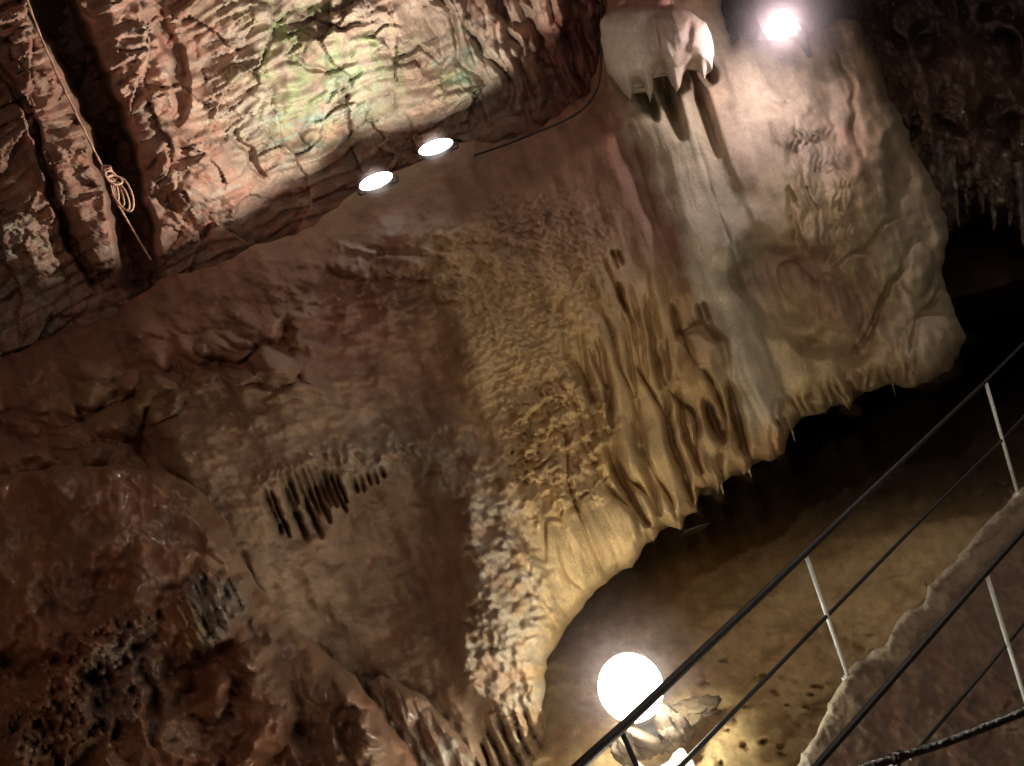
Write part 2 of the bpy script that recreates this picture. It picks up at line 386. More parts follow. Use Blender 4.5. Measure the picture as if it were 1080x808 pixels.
    d -= crease(wx, wy, [(430, 480), (478, 520), (496, 600), (494, 680), (500, 740)], 16, .03)
    # popcorn ridge
    pm = inpoly(wx, wy, POP, 20)
    g1, g2, gc = worley(wx / 22 + .5 * perlin(x / 22, y / 22, 1), wy / 16 + .4 * perlin(x / 18, y / 18, 2), 41); k1, k2, kc = worley(wx / 9, wy / 8, 43)
    d -= pm * (.09 * np.clip(1 - g1 * g1 * 1.1, 0, 1) + .04 * fbm(x / 13, y / 13, 2, 47) + .03 * np.sqrt(np.clip(1 - k1 * k1 * 1.3, 0, 1)) + .05 * fbm(x / 30, y / 40, 2, 45))
    low = sst(735, 775, y) * inpoly(x, y, [(520, 730), (600, 720), (600, 860), (490, 860)], 6)
    d += low * .16 * (np.abs(np.sin(np.pi * (s / 15 + .3 * perlin(t / 30, s / 30, 5)))) < .35) * 1. * .5 + low * .1 * (1 - np.abs(np.sin(np.pi * s / 15)))
    # scaly micro terraces
    sm = inpoly(wx, wy, SCALY, 30)
    ph = t / 9.5 + 1.1 * fbm(s / 26, t / 26, 3, 51) + .5 * perlin(s / 7, t / 9, 52)
    saw = ph - np.floor(ph)
    q1, q2, qc = worley(s / 11 + .4 * perlin(s / 12, t / 12, 3), t / 8, 55)
    d -= sm * (.045 * saw * sst(1, .85, saw) + .05 * np.clip(1 - q1 * 1.1, 0, 1))
    big = inpoly(wx, wy, [(545, 430), (590, 390), (640, 430), (650, 500), (600, 545), (560, 550), (530, 500)], 14)
    ph2 = (t + .25 * s) / 24 + .45 * fbm(s / 50, t / 60, 2, 61) + .22 * perlin(s / 12, t / 40, 62); sw = ph2 - np.floor(ph2)
    d -= big * (.09 * sw ** 1.3 * sst(1, .8, sw) + facets(s / 19, t / 13 + s / 60, 65, .09, .1)[0] + facets(s / 9, t / 6.5, 67, .03, .04)[0] - .04) + big * .07 * np.clip(1 - k1, 0, 1)
    sm2 = inpoly(wx, wy, [(470, 230), (560, 190), (640, 220), (640, 280), (560, 300), (520, 260)], 20); d -= sm2 * .03 * fbm(s / 8, t / 6, 3, 66)
    # draperies
    dm = inpoly(wx, y, DRAP, 12)
    fade = sst(270, 370, y)
    fs = s / 27 + .9 * fbm(s / 90, t / 130, 2, 71) + .1 * perlin(s / 20, t / 50, 72)
    fold = 1 - np.abs(np.sin(np.pi * fs)) ; fold = fold ** 2.6
    fs2 = s / 8.3 + .8 * perlin(s / 50, t / 70, 75); fold2 = (1 - np.abs(np.sin(np.pi * fs2))) ** 2
    lowgold = inpoly(x, y, [(540, 560), (640, 520), (700, 560), (600, 680), (570, 710)], 25)
    d += dm * (1 - .8 * lowgold) * (.19 * fold * (.4 + .6 * fade) * (.5 + sst(-.4, .4, perlin(s / 40, t / 60, 77))) + .022 * fold2 * sst(-.1, .5, perlin(s / 30, t / 40, 78)))
    for pts, w, h_ in SLOTS: d += crease(wx * 0 + x + 1.5 * perlin(x / 14, y / 14, 4), y, pts, w * 1.25, h_ * 1.35)
    for pts, w, h_ in (([(655, 440), (664, 500), (680, 560)], 9, .1), ([(672, 330), (688, 420), (712, 510), (716, 545)], 8, .1), ([(640, 330), (652, 400), (655, 450)], 9, .09), ([(690, 300), (702, 360), (716, 420), (745, 500)], 5, .07), ([(650, 520), (668, 560), (672, 590)], 10, .12)):
        d -= crease(x, y, pts, w, h_)
    # bulb and its skirt
    d -= bump(wx, wy, 737, 384, 26, 29, 0, .4, 3); d -= crease(x, y, [(735, 385), (745, 430), (757, 480)], 14, .12)
    d += crease(x, y, [(714, 354), (738, 345), (762, 362), (770, 400)], 6, .2)
    # pale column and the groove beside it
    cd, _, _, ct, _ = segs(x, y, [(690, 110), (722, 220), (762, 330), (805, 450)], False)
    d -= .14 * np.sqrt(np.clip(1 - (cd / 32) ** 2, 0, 1)) * sst(0, .1, ct)
    d += crease(x, y, [(625, 110), (668, 170), (700, 250), (722, 310)], 13, .17)
    for pts, w, h_ in (([(716, 96), (740, 160), (765, 230), (790, 300)], 9, .09), ([(742, 80), (760, 140), (790, 210), (800, 240)], 7, .07)): d -= crease(x, y, pts, w, h_)
    for pts in ([(672, 86), (684, 108), (692, 130)], [(696, 74), (706, 112), (720, 150)], [(724, 64), (738, 105), (750, 140), (758, 168)], [(740, 66), (752, 90)]):
        d += crease(x, y, pts, 7.5, .38)
    # right block
    R = sst(790, 830, x - (y - 100) * .1)
    rm = inpoly(wx, wy, RIPB, 12); d -= rm * .012 * np.sin(2 * np.pi * (s / 7 + 1.3 * fbm(s / 30, t / 26, 3, 81)))
    ov = inpoly(wx, wy, [(772, 292), (812, 256), (845, 262), (868, 268), (884, 262), (905, 330), (925, 360), (905, 385), (850, 370), (815, 350), (790, 320)], 10)
    d += .2 * ov; d -= .2 * np.exp(-(segs(x, y, [(770, 262), (800, 232), (822, 246)], False)[0] / 16) ** 2)
    d -= dome(wx, wy, 842, 300, 17, 30, -20, .14) + dome(wx, wy, 880, 320, 20, 34, -20, .12) + bump(wx, wy, 855, 345, 40, 16, -15, .12)
    d -= R * .1 * fbm(x / 60, y / 60, 3, 84) + R * .035 * (worley(wx / 38, wy / 30, 86)[1] - worley(wx / 38, wy / 30, 86)[0])
    for pts, w, h_ in (([(962, 250), (935, 300), (915, 335), (900, 380)], 3.5, .16), ([(1000, 300), (975, 345), (960, 372)], 3, .13), ([(955, 228), (925, 245), (912, 262), (880, 280)], 2, .08), ([(835, 120), (850, 190), (868, 260)], 2.6, .07), ([(830, 200), (840, 235), (850, 262)], 3, .12),
                       ([(940, 130), (950, 180), (945, 230)], 9, .12), ([(880, 60), (905, 120), (915, 170)], 5, .07), ([(800, 100), (830, 106), (850, 120)], 4, .05)):
        d += crease(wx, wy, pts, w, h_)
    d -= dome(x, y, 985, 365, 34, 34, -30, .3) + dome(x, y, 935, 375, 30, 36, -30, .15) + dome(wx, wy, 968, 285, 22, 30, 0, .2)
    # ragged underside with short drips
    ed = inpoly(x, y, [(815, 470), (820, 425), (905, 395), (960, 385), (960, 420), (880, 445), (830, 500)], 8)
    d += ed * (.14 * (1 - np.abs(np.sin(np.pi * (s / 11 + .6 * perlin(s / 20, t / 20, 9))))) + .1 * np.clip(worley(x / 16, y / 14, 88)[0], 0, 1))
    return d
edge = [(-160, 470), (-160, 425), (0, 372), (60, 350), (120, 325), (200, 292), (290, 252), (370, 205), (430, 178), (520, 148), (580, 124), (622, 98), (634, 50), (642, -20), (650, -110), (752, -110), (760, -20), (764, 20), (772, 48), (786, 38), (806, 44), (838, 40), (862, 30), (886, 20), (905, 20), (915, 44), (925, 60), (938, 100), (958, 140), (975, 175), (990, 200),
    (1000, 240), (994, 285), (1004, 325), (1019, 358), (1002, 390), (975, 404), (955, 410), (942, 402), (925, 412), (903, 412), (897, 432), (884, 424), (862, 438), (848, 440), (836, 452), (830, 456), (827, 478), (812, 486), (796, 487), (786, 503), (779, 492), (766, 505), (757, 522), (752, 510), (737, 516),
    (734, 540), (722, 545), (716, 558), (700, 552), (690, 572), (684, 568), (668, 598), (655, 600), (636, 617), (628, 622), (612, 645), (598, 660), (588, 682), (577, 694), (574, 740), (576, 770), (572, 808), (574, 900), (300, 900), (-160, 900)]
polyB = [(px_ , py_ + (6 * math.sin(px_ / 41) + 4 * math.sin(px_ / 17 + 1) if px_ < 600 and py_ < 420 else 0)) for px_, py_ in rough(edge, 3.2, 16, 3)]
def rollB(x, y):
    top = sst(0, 60, (372 - .55 * x + (x > 580) * 0) - y)  # crest side
    crest = (x < 640) & (y < 420)
    return np.where(crest, .9, .42), np.where(crest, 62., 15.)
def colB(x, y):
    s, t = ST(x, y); n = fbm(x / 80, y / 80, 4, 101); n2 = fbm(s / 18, t / 120, 4, 103); n3 = fbm(x / 25, y / 25, 4, 105)
    wx = x + 14 * n3; wy = y + 14 * n
    C = np.zeros(x.shape + (3,)) + rgb(.34, .20, .12)
    C = blend(C, (.30, .15, .10), sst(-.3, .6, n) * .5)
    C = blend(C, (.33, .16, .11), inpoly(wx, wy, [(-160, 300), (640, 60), (640, 130), (430, 260), (400, 360), (160, 430), (-160, 560)], 50) * .8)
    C = blend(C, (.37, .25, .16), inpoly(wx, wy, [(170, 420), (290, 400), (480, 440), (570, 640), (580, 860), (300, 700), (190, 520)], 30) * .75)
    C = blend(C, (.35, .25, .12), inpoly(wx, wy, [(60, 400), (170, 400), (170, 450), (60, 440)], 20) * .5)
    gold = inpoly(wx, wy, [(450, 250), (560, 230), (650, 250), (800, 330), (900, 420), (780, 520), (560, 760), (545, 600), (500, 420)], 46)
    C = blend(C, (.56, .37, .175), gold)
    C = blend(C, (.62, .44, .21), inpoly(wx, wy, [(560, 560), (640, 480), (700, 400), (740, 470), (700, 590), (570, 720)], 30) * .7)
    C = blend(C, (.36, .20, .12), inpoly(wx, wy, [(470, 190), (620, 150), (700, 260), (620, 290), (520, 280)], 34) * .7)
    C = blend(C, (.36, .30, .22), inpoly(wx, wy, POP, 24) * sst(-.5, .4, n3) * .8)
    C = blend(C, (.58, .51, .37), inpoly(wx, y, [(650, 100), (735, 90), (800, 250), (840, 440), (790, 450), (740, 330), (700, 240), (660, 150)], 20) * .8)
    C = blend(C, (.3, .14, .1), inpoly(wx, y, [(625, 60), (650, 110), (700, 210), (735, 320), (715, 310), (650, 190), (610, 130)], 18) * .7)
    C = blend(C, (.46, .36, .28), inpoly(wx, wy, [(720, 20), (900, 0), (890, 200), (800, 230), (750, 120)], 34) * .9)
    C = blend(C, (.52, .40, .21), inpoly(wx, wy, [(800, 180), (930, 200), (1010, 330), (960, 420), (830, 460), (800, 300)], 30) * .6)
    C = blend(C, (.42, .35, .24), inpoly(wx, wy, [(900, 60), (960, 130), (1010, 240), (1030, 380), (960, 400), (930, 250)], 30) * .7)
    C = blend(C, (.28, .14, .1), inpoly(wx, wy, [(772, 296), (812, 258), (884, 264), (925, 360), (860, 330)], 12) * .6)  # shade of the overhang recess painted into the colour
    C = C * (1 + .16 * n2 + .1 * n3 + .08 * n)[..., None]
    f1, _, _ = worley(x / 9, y / 8, 43)
    Wt = .42 + .25 * n + .4 * inpoly(wx, wy, POP, 12) + .15 * inpoly(x, y, [(400, 300), (520, 400), (560, 560), (500, 520), (430, 430)], 20)
    return np.clip(C, .01, .85), np.clip(Wt, 0, 1)
rootB = empty('flowstone_cascade', P(560, 620, 6.3).tolist(), 'huge brown and golden flowstone cascade hanging over the dark lower cave', 'flowstone')
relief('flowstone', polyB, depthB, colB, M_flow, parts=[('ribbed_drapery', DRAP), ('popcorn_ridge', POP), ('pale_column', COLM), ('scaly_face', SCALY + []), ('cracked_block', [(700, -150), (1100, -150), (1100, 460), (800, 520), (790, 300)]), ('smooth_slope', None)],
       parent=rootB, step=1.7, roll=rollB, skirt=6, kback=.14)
# small stalactites hanging from the lip
for x, y, ln, r in ((905, 404, 10, .02), (938, 402, 18, .006), (832, 452, 14, .018), (757, 510, 12, .024), (787, 494, 10, .022)):
    d = float(depthB(np.array([x * 1.]), np.array([y * 1.]))[0]) + .3
    a = V(x, y - 8, d); L_ = ln / F * d; vs, fs = tube([a + Vector((0, 0, .05)), a, a - Vector((0, 0, L_ * .5)), a - Vector((.004, 0, L_ + .08))], [r * 1.6, r * 1.2, r * .8, r * .25], 8)
    mesh_obj('stalactite', vs, fs, M_flow, rootB, np.tile([.5, .4, .24], (len(vs), 1)), np.full(len(vs), .8))

# ============================================================ CANOPY
CAN = [(633, 42), (634, 20), (650, 8), (664, 2), (650, -115), (725, -115), (706, 4), (728, 12), (744, 24), (752, 42), (753, 58), (751, 74), (747, 70), (743, 84), (737, 76), (732, 63), (727, 67), (722, 76), (717, 92), (713, 98), (708, 88), (700, 74), (696, 66), (690, 78), (688, 96), (686, 108), (681, 96), (674, 84), (669, 84), (668, 96), (665, 106), (652, 90), (640, 74)]
cbase = tps([(640, 40, 7.85), (690, 40, 7.35), (745, 45, 7.5), (690, -110, 8.0), (690, -30, 7.55), (690, 90, 7.55), (655, 95, 7.7), (738, 75, 7.6), (715, 92, 7.55)])
def depthC(x, y):
    s, t = ST(x, y)
    d = cbase(x, y) - .012 * fbm(s / 12, t / 60, 3, 203) - .02 * fbm(x / 34, y / 34, 3, 204)
    d += crease(x, y, [(690, 20), (694, 50), (700, 74)], 4, .05) + crease(x, y, [(728, 20), (726, 45), (716, 70)], 5, .07) + crease(x, y, [(738, 22), (744, 45), (742, 60)], 3, .06)
    d -= dome(x, y, 712, 38, 32, 32, 0, .12) + dome(x, y, 688, 46, 72, 70, 0, .4)
    d += .1 * sst(14, 4, y) * 1.
    return d
def colC(x, y):
    n = fbm(x / 25, y / 40, 4, 205); C = np.zeros(x.shape + (3,)) + rgb(.66, .55, .45)
    C = blend(C, (.5, .3, .24), sst(30, 0, np.hypot(x - 712, y - 32) - 14) * .7); C = blend(C, (.6, .55, .5), sst(735, 748, x))
    C = blend(C, (.4, .2, .16), sst(16, 4, y))
    return C * (1 + .15 * n)[..., None], np.clip(.5 + .2 * n, 0, 1)
o = relief('flowstone_canopy', rough(CAN, 1.2, 10, 5), depthC, colC, M_flow, step=1.2, roll=(.34, 15), skirt=6, kback=.05)
tag(o, 'pale bell shaped flowstone canopy with pointed legs at the top of the cascade', 'flowstone')

# ============================================================ UPPER ROCK WALL
baseA = tps([(-150, 450, 8.3), (0, 380, 8.5), (-100, 100, 8.2), (60, 150, 8.5), (60, -80, 8.3), (100, 320, 9.1), (200, 290, 9.6), (250, 120, 9.5), (200, 0, 9.2), (300, 250, 10.0), (350, 100, 9.9), (400, 180, 10.2), (400, 0, 9.8), (500, 60, 10.1), (560, 150, 10.2), (560, 10, 9.9), (620, 20, 10.1), (650, 120, 10.2), (450, -120, 9.7), (700, -100, 10.1), (500, 260, 10.4)])
def depthA(x, y):
    s, t = ST(x, y)
    wx = x + 7 * fbm(x / 70, y / 70, 2, 301); wy = y + 7 * fbm(x / 70, y / 70, 2, 302)
    s2, t2 = ST(wx, wy)
    d = baseA(x, y) - .18 * fbm(x / 90, y / 90, 4, 303)
    dr = inpoly(wx, wy, [(440, -150), (640, -150), (650, 60), (600, 130), (520, 110), (470, 60)], 22)     # drapery zone at the right
    blocky = 1 - .8 * dr
    v1, e1 = facets(s2 / 62 + t2 / 300, t2 / 84, 305, .24, .5); v2, e2 = facets(s2 / 34, t2 / 19 + s2 / 200, 307, .16, .2); v3, e3 = facets(s2 / 13, t2 / 7, 309, .055, .07)
    hack = sst(-.25, .25, fbm(x / 55, y / 55, 2, 319))
    d -= blocky * (v1 + v2 * (.18 + .82 * hack) + v3 * (.08 + .92 * hack))
    d += blocky * (.025 * np.exp(-(e1 / .05) ** 2) + .03 * hack * np.exp(-(e2 / .08) ** 2))
    # strata
    ph = t2 / 15 + .4 * fbm(s2 / 120, t2 / 40, 3, 311); sw = ph - np.floor(ph)
    d -= blocky * .075 * sst(0, .7, sw) * sst(1, .9, sw) * (.4 + .6 * sst(-.2, .3, fbm(x / 50, y / 50, 2, 313)))
    d -= .022 * fbm(x / 14, y / 14, 4, 315)
    # rough hackly zones
    d -= .03 * np.abs(fbm(s / 12, t / 7, 3, 317)) * hack
    # clefts
    wx2 = x + 5 * fbm(x / 28, y / 28, 2, 321); wy2 = y + 5 * fbm(x / 28, y / 28, 2, 322)
    def cl(pts, w, h_):
        dd = segs(wx2, wy2, pts, False); k = np.clip(4 * dd[3] * (1 - dd[3]), 0, 1) ** .4
        return h_ * sst(w, w * .45, dd[0]) * k
    d += cl([(20, -160), (58, 10), (105, 110), (130, 185), (150, 290), (170, 330)], 26, 1.7)
    d += cl([(-60, -10), (0, 75), (28, 115), (52, 190), (66, 235), (100, 300)], 6, .35)
    d += cl([(162, 10), (185, 50), (192, 110), (178, 130)], 11, .3) + cl([(243, 138), (262, 160), (278, 188)], 5.5, .2)
    d += cl([(60, 220), (80, 260), (105, 310)], 8, .2) + cl([(320, 15), (360, 30), (400, 20)], 3, .12) + cl([(300, 60), (345, 75), (380, 60)], 3, .1)
    d += cl([(415, 65), (440, 50), (470, 62)], 3.5, .13) + cl([(345, 110), (385, 70)], 2.5, .1)
    # pillar faces
    d -= .28 * sst(1, .2, segs(x, y, [(0, 20), (60, 120), (110, 260)], False)[0] / 42) * .8
    d -= .25 * sst(1, .3, segs(x, y, [(110, -60), (170, 130), (240, 240)], False)[0] / 46)
    # hanging draperies top right
    fs = s2 / 24 + .6 * fbm(s / 60, t / 60, 2, 331); fo = (1 - np.abs(np.sin(np.pi * fs))) ** 1.6
    fs2 = s2 / 10; fo2 = (1 - np.abs(np.sin(np.pi * fs2))) ** 1.5
    d += dr * (.3 * fo + .07 * fo2 + .1 * fbm(x / 16, y / 24, 3, 333) - .16)
    rec = inpoly(wx2, wy2, [(505, -150), (520, 10), (548, 36), (556, 60), (575, 84), (590, 108), (640, 140), (700, 100), (700, -160), (600, -160), (602, 20), (590, 42), (570, 36), (548, 0)], 5)
    d += rec * .5 * sst(0, 20, x - 500)
    for pts, w, h_ in (([(520, -60), (548, 30), (566, 70), (576, 104)], 10, .25), ([(570, -60), (590, 10), (600, 38)], 14, .3), ([(500, 20), (520, 60), (535, 100), (548, 128)], 9, .14), ([(505, 90), (516, 118), (520, 130)], 5, .12), ([(492, 92), (502, 125)], 5, .1)):
        d -= crease(wx2, wy2, pts, w, h_)
    return d
def colA(x, y):
    s, t = ST(x, y); n = fbm(x / 60, y / 60, 5, 341); n2 = fbm(x / 18, y / 18, 4, 343); n3 = fbm(s / 60, t / 12, 4, 345)
    wx = x + 25 * n; wy = y + 25 * n2
    C = np.zeros(x.shape + (3,)) + rgb(.42, .26, .19)
    C = blend(C, (.36, .17, .12), sst(-.1, .6, n2) * .8); C = blend(C, (.5, .4, .32), sst(0, .6, n3) * .6)
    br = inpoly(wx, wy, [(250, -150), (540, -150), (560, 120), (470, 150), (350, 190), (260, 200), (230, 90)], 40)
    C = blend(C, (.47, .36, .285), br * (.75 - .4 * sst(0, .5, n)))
    gr = bump(wx, wy, 385, 68, 42, 24, -15, 1) + bump(wx, wy, 305, 105, 50, 46, -30, .8) + bump(wx, wy, 325, 35, 40, 20, -20, .9) + bump(wx, wy, 490, 82, 20, 34, -20, .8) + bump(wx, wy, 390, 120, 70, 26, -20, .45) + bump(wx, wy, 270, 10, 40, 26, 0, .4)
    C = blend(C, (.20, .33, .13), np.clip(gr * (.8 + 1.1 * n2), 0, 1) * .6); C = blend(C, (.25, .37, .31), np.clip(bump(wx, wy, 330, 125, 60, 36, 0, .6) + bump(wx, wy, 485, 80, 24, 40, -20, .6), 0, 1) * sst(-.2, .4, n3))
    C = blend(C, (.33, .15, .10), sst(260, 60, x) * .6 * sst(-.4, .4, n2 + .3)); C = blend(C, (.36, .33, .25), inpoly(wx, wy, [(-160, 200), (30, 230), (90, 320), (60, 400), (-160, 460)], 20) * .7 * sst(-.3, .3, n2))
    C = blend(C, (.32, .13, .1), inpoly(wx, wy, [(560, -150), (660, -150), (650, 130), (560, 150), (590, 60)], 12) * .8)
    W_ = .25 + .3 * n + .55 * inpoly(wx, wy, [(-160, 180), (40, 230), (100, 320), (60, 400), (-160, 460)], 25)
    return np.clip(C * (1 + .2 * n2)[..., None], .01, .85), np.clip(W_, 0, 1)
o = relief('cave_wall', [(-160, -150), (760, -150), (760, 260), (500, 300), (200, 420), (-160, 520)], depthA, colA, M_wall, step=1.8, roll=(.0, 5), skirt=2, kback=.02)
tag(o, 'pink and green layered bedrock wall above the flowstone, lit by two floodlights', 'rock wall', kind='structure')

# ============================================================ WET MOUND, LOWER LEFT
baseD = tps([(-150, 520, 5.1), (0, 505, 5.3), (100, 500, 5.3), (200, 530, 5.2), (250, 600, 5.0), (100, 600, 4.75), (0, 650, 4.4), (200, 700, 4.5), (300, 700, 4.75), (350, 770, 4.55), (100, 760, 4.2), (250, 800, 4.2), (0, 850, 3.9), (420, 820, 4.5), (-150, 850, 3.8), (250, 920, 3.9), (500, 900, 4.4)])
def depthD(x, y):
    s, t = ST(x, y)
    wx = x + 12 * fbm(x / 50, y / 50, 3, 401); wy = y + 12 * fbm(x / 50, y / 50, 3, 402)
    d = baseD(x, y) - .28 - .2 * fbm(x / 80, y / 80, 4, 403) - .02 * fbm(s / 26, t / 45, 3, 405)
    d -= dome(wx, wy, 160, 600, 110, 105, 20, .18)
    # streaky slope texture
    d -= .008 * fbm(x / 14 + .5 * y / 14, y / 30, 3, 407) + .005 * fbm(s / 6, t / 14, 2, 408)
    # popcorn and drips
    m1 = inpoly(wx, wy, [(192, 625), (215, 606), (262, 616), (262, 640), (235, 672), (215, 700), (188, 700)], 6)
    m2 = inpoly(wx, wy, [(60, 690), (110, 650), (160, 640), (170, 690), (160, 760), (110, 770), (60, 830), (20, 860), (0, 760)], 12)
    g1, g2, gc = worley(s / 9, t / 24, 411); k1, k2, kc = worley(x / 11, y / 12, 413)
    d -= m1 * (.13 * (1 - g1) + .1 * (RC[gc] - .3)) + m2 * (.12 * (1 - k1) + .07 * (RA[kc] - .5) + .07 * (1 - g1))
    d += .16 * inpoly(wx, wy, [(205, 690), (245, 665), (268, 640), (275, 670), (235, 715), (190, 740)], 8)
    for a in ((220, 735, 24, 30, 30, .2), (265, 690, 12, 26, 40, .12), (60, 745, 40, 44, 10, .2), (280, 775, 24, 34, 30, .16), (375, 745, 20, 44, -28, .22), (345, 720, 16, 34, -28, .16), (395, 790, 22, 36, -25, .2), (160, 790, 40, 26, 0, .14), (20, 810, 34, 26, 0, .2), (100, 690, 24, 20, 0, .12), (245, 560, 26, 30, 10, .06)):
        d -= dome(wx, wy, *a)
    for pts, w, h_ in (([(140, 560), (120, 620), (80, 660)], 12, .07), ([(170, 640), (150, 700), (175, 780)], 10, .14), ([(250, 720), (250, 780), (230, 830)], 12, .14), ([(310, 720), (330, 780), (350, 830)], 11, .14), ([(0, 700), (60, 700), (80, 670)], 9, .12)):
        d += crease(wx, wy, pts, w, h_)
    return d
def colD(x, y):
    n = fbm(x / 50, y / 50, 4, 421); n2 = fbm(x / 14, y / 14, 4, 422)
    wx = x + 10 * n2; wy = y + 10 * n
    C = np.zeros(x.shape + (3,)) + rgb(.29, .125, .065)
    C = blend(C, (.25, .13, .08), sst(-.2, .5, n)); C = blend(C, (.30, .18, .11), inpoly(wx, wy, [(190, 520), (240, 560), (300, 650), (420, 780), (460, 860), (330, 800), (230, 640)], 22) * .8)
    C = blend(C, (.33, .19, .04), bump(wx, wy, 208, 655, 12, 16, 0, .9)); C = blend(C, (.26, .24, .2), inpoly(wx, wy, [(195, 625), (215, 606), (262, 616), (262, 640), (215, 690)], 5) * .6)
    C = blend(C, (.22, .19, .15), inpoly(wx, wy, [(90, 690), (160, 650), (170, 720), (120, 780), (90, 760)], 10) * .5)
    return np.clip(C * (1 + .12 * n2)[..., None], .01, .8), np.clip(.8 + .3 * n, 0, 1)
D_ED = [(-160, 510), (0, 500), (60, 492), (130, 490), (180, 498), (215, 520), (243, 560), (262, 600), (285, 635), (320, 668), (350, 695), (372, 712), (395, 738), (415, 765), (440, 795), (455, 830), (470, 920), (-160, 920)]
o = relief('flowstone_mound', rough(D_ED, 2.5, 20, 8), depthD, colD, M_wet, step=1.7, roll=(.42, 34), skirt=8, kback=.12)
tag(o, 'wet dark red flowstone mound with glistening drips in the near left corner', 'flowstone')
# low tongue between mound and cascade
baseT = tps([(395, 725, 5.1), (440, 740, 5.0), (480, 790, 4.8), (500, 860, 4.6), (420, 860, 4.6), (400, 780, 4.8)])
def depthT(x, y):
    s, t = ST(x, y)
    return baseT(x, y) - .05 * fbm(s / 14, t / 40, 4, 431) - dome(x, y, 468, 782, 20, 40, -30, .12) - dome(x, y, 425, 745, 18, 24, -30, .08) + crease(x, y, [(440, 735), (480, 800), (490, 860)], 6, .06)
def colT(x, y):
    n = fbm(x / 20, y / 20, 4, 433); C = np.zeros(x.shape + (3,)) + rgb(.27, .16, .10)
    C = blend(C, (.4, .34, .26), sst(740, 800, y) * sst(-.2, .3, n)); return C * (1 + .2 * n)[..., None], np.clip(.8 + 0 * n, 0, 1)
o = relief('flowstone_tongue', rough([(385, 720), (402, 712), (428, 722), (452, 738), (474, 762), (492, 786), (505, 812), (520, 900), (420, 900), (400, 780)], 2, 14, 6), depthT, colT, M_wet, step=1.5, roll=(.25, 14), skirt=8, kback=.08)
tag(o, 'narrow rounded flowstone tongue between the wet mound and the cascade foot', 'flowstone')

# ============================================================ RIGHT: DARK DRIPPING ROCKS
baseE = tps([(900, 20, 9.6), (950, 130, 9.0), (990, 200, 8.8), (1040, 100, 9.3), (1080, 200, 9.3), (1180, 60, 9.4), (1180, 260, 9.4), (1020, -100, 9.8)])
def depthE(x, y):
    s, t = ST(x, y); wx = x + 8 * fbm(x / 30, y / 30, 3, 501); wy = y + 8 * fbm(x / 30, y / 30, 3, 502)
    f = (1 - np.abs(np.sin(np.pi * (s / 44 + .9 * fbm(s / 70, t / 80, 3, 503))))) ** 1.3 * (.4 + .8 * sst(-.4, .4, perlin(x / 50, y / 50, 504)))
    k1, k2, kc = worley(wx / 12, wy / 14, 505)
    d = baseE(x, y) + .4 * f - .2 * fbm(x / 40, y / 50, 4, 507) - sst(70, 120, y) * (.1 * (1 - k1) + .12 * (RC[kc] - .5))
    d -= dome(wx, wy, 960, 90, 36, 50, 0, .2) + dome(wx, wy, 945, 150, 16, 20, 0, .25) + crease(wx, wy, [(972, 110), (985, 170), (1000, 230)], 9, .2) + crease(wx, wy, [(1015, 90), (1024, 150), (1036, 210)], 9, .22) + crease(wx, wy, [(1045, 100), (1056, 170), (1062, 230)], 10, .22)
    return d
def colE(x, y):
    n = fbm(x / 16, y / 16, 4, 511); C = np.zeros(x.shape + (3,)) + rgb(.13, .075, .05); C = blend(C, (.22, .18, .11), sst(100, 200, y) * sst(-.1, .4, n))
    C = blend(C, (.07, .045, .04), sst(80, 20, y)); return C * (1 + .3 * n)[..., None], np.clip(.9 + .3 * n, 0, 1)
E_ED = [(880, -140), (1230, -140), (1230, 250), (1100, 250), (1078, 246), (1060, 232), (1046, 238), (1030, 205), (1022, 236), (1012, 190), (1008, 225), (1002, 250), (990, 238), (970, 200), (940, 150), (905, 90)]
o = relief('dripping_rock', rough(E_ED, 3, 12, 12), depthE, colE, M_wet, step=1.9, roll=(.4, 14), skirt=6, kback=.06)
tag(o, 'dark wet ribbed rock hanging in the gloom right of the lit cascade', 'rock')
stal = [((1002, 165), (1011, 240), 9.0, .055), ((990, 150), (996, 215), 8.8, .05), ((1030, 150), (1037, 226), 9.1, .07), ((1060, 160), (1066, 238), 9.1, .075), ((1045, 185), (1049, 245), 9.0, .045), ((1074, 170), (1080, 262), 9.0, .06)]
lab = ['slim wet stalactite with pale tip just right of the cracked block', 'short wet stalactite pressed against the cracked block edge', 'knobbly wet stalactite hanging left of the thickest one', 'thickest knobbly stalactite among the dark dripping rocks', 'thin stalactite between two thicker ones in the dark', 'long stalactite hanging at the right edge of the dark rocks']
for k, ((x0, y0), (x1, y1), d, r) in enumerate(stal):
    a = V(x0, y0, d); b = V(x1, y1, d); n = 26; pts = []; rr = []
    for i in range(n + 1):
        u = i / n; p = a.lerp(b, u); pts.append(p + Vector((math.sin(i * 1.3 + k) * .008, math.cos(i * .9 + k) * .008, 0)))
        rr.append(r * (1 - u) ** .55 * (1 + .14 * math.sin(i * 1.1 + k * 2) + .08 * math.sin(i * 2.9)) + .006)
    vs, fs = tube(pts, rr, 14)
    vs = np.array(vs); vs += .012 * np.stack([fbm(vs[:, 2] * 18, vs[:, 0] * 18, 2, 3 + k)] * 3, -1)
    o = mesh_obj('stalactite', vs, fs, M_wet, None, np.tile([.1, .07, .05], (len(vs), 1)), np.full(len(vs), .95), origin=a)
    tag(o, lab[k], 'stalactite', 'stalactites right of the cascade')

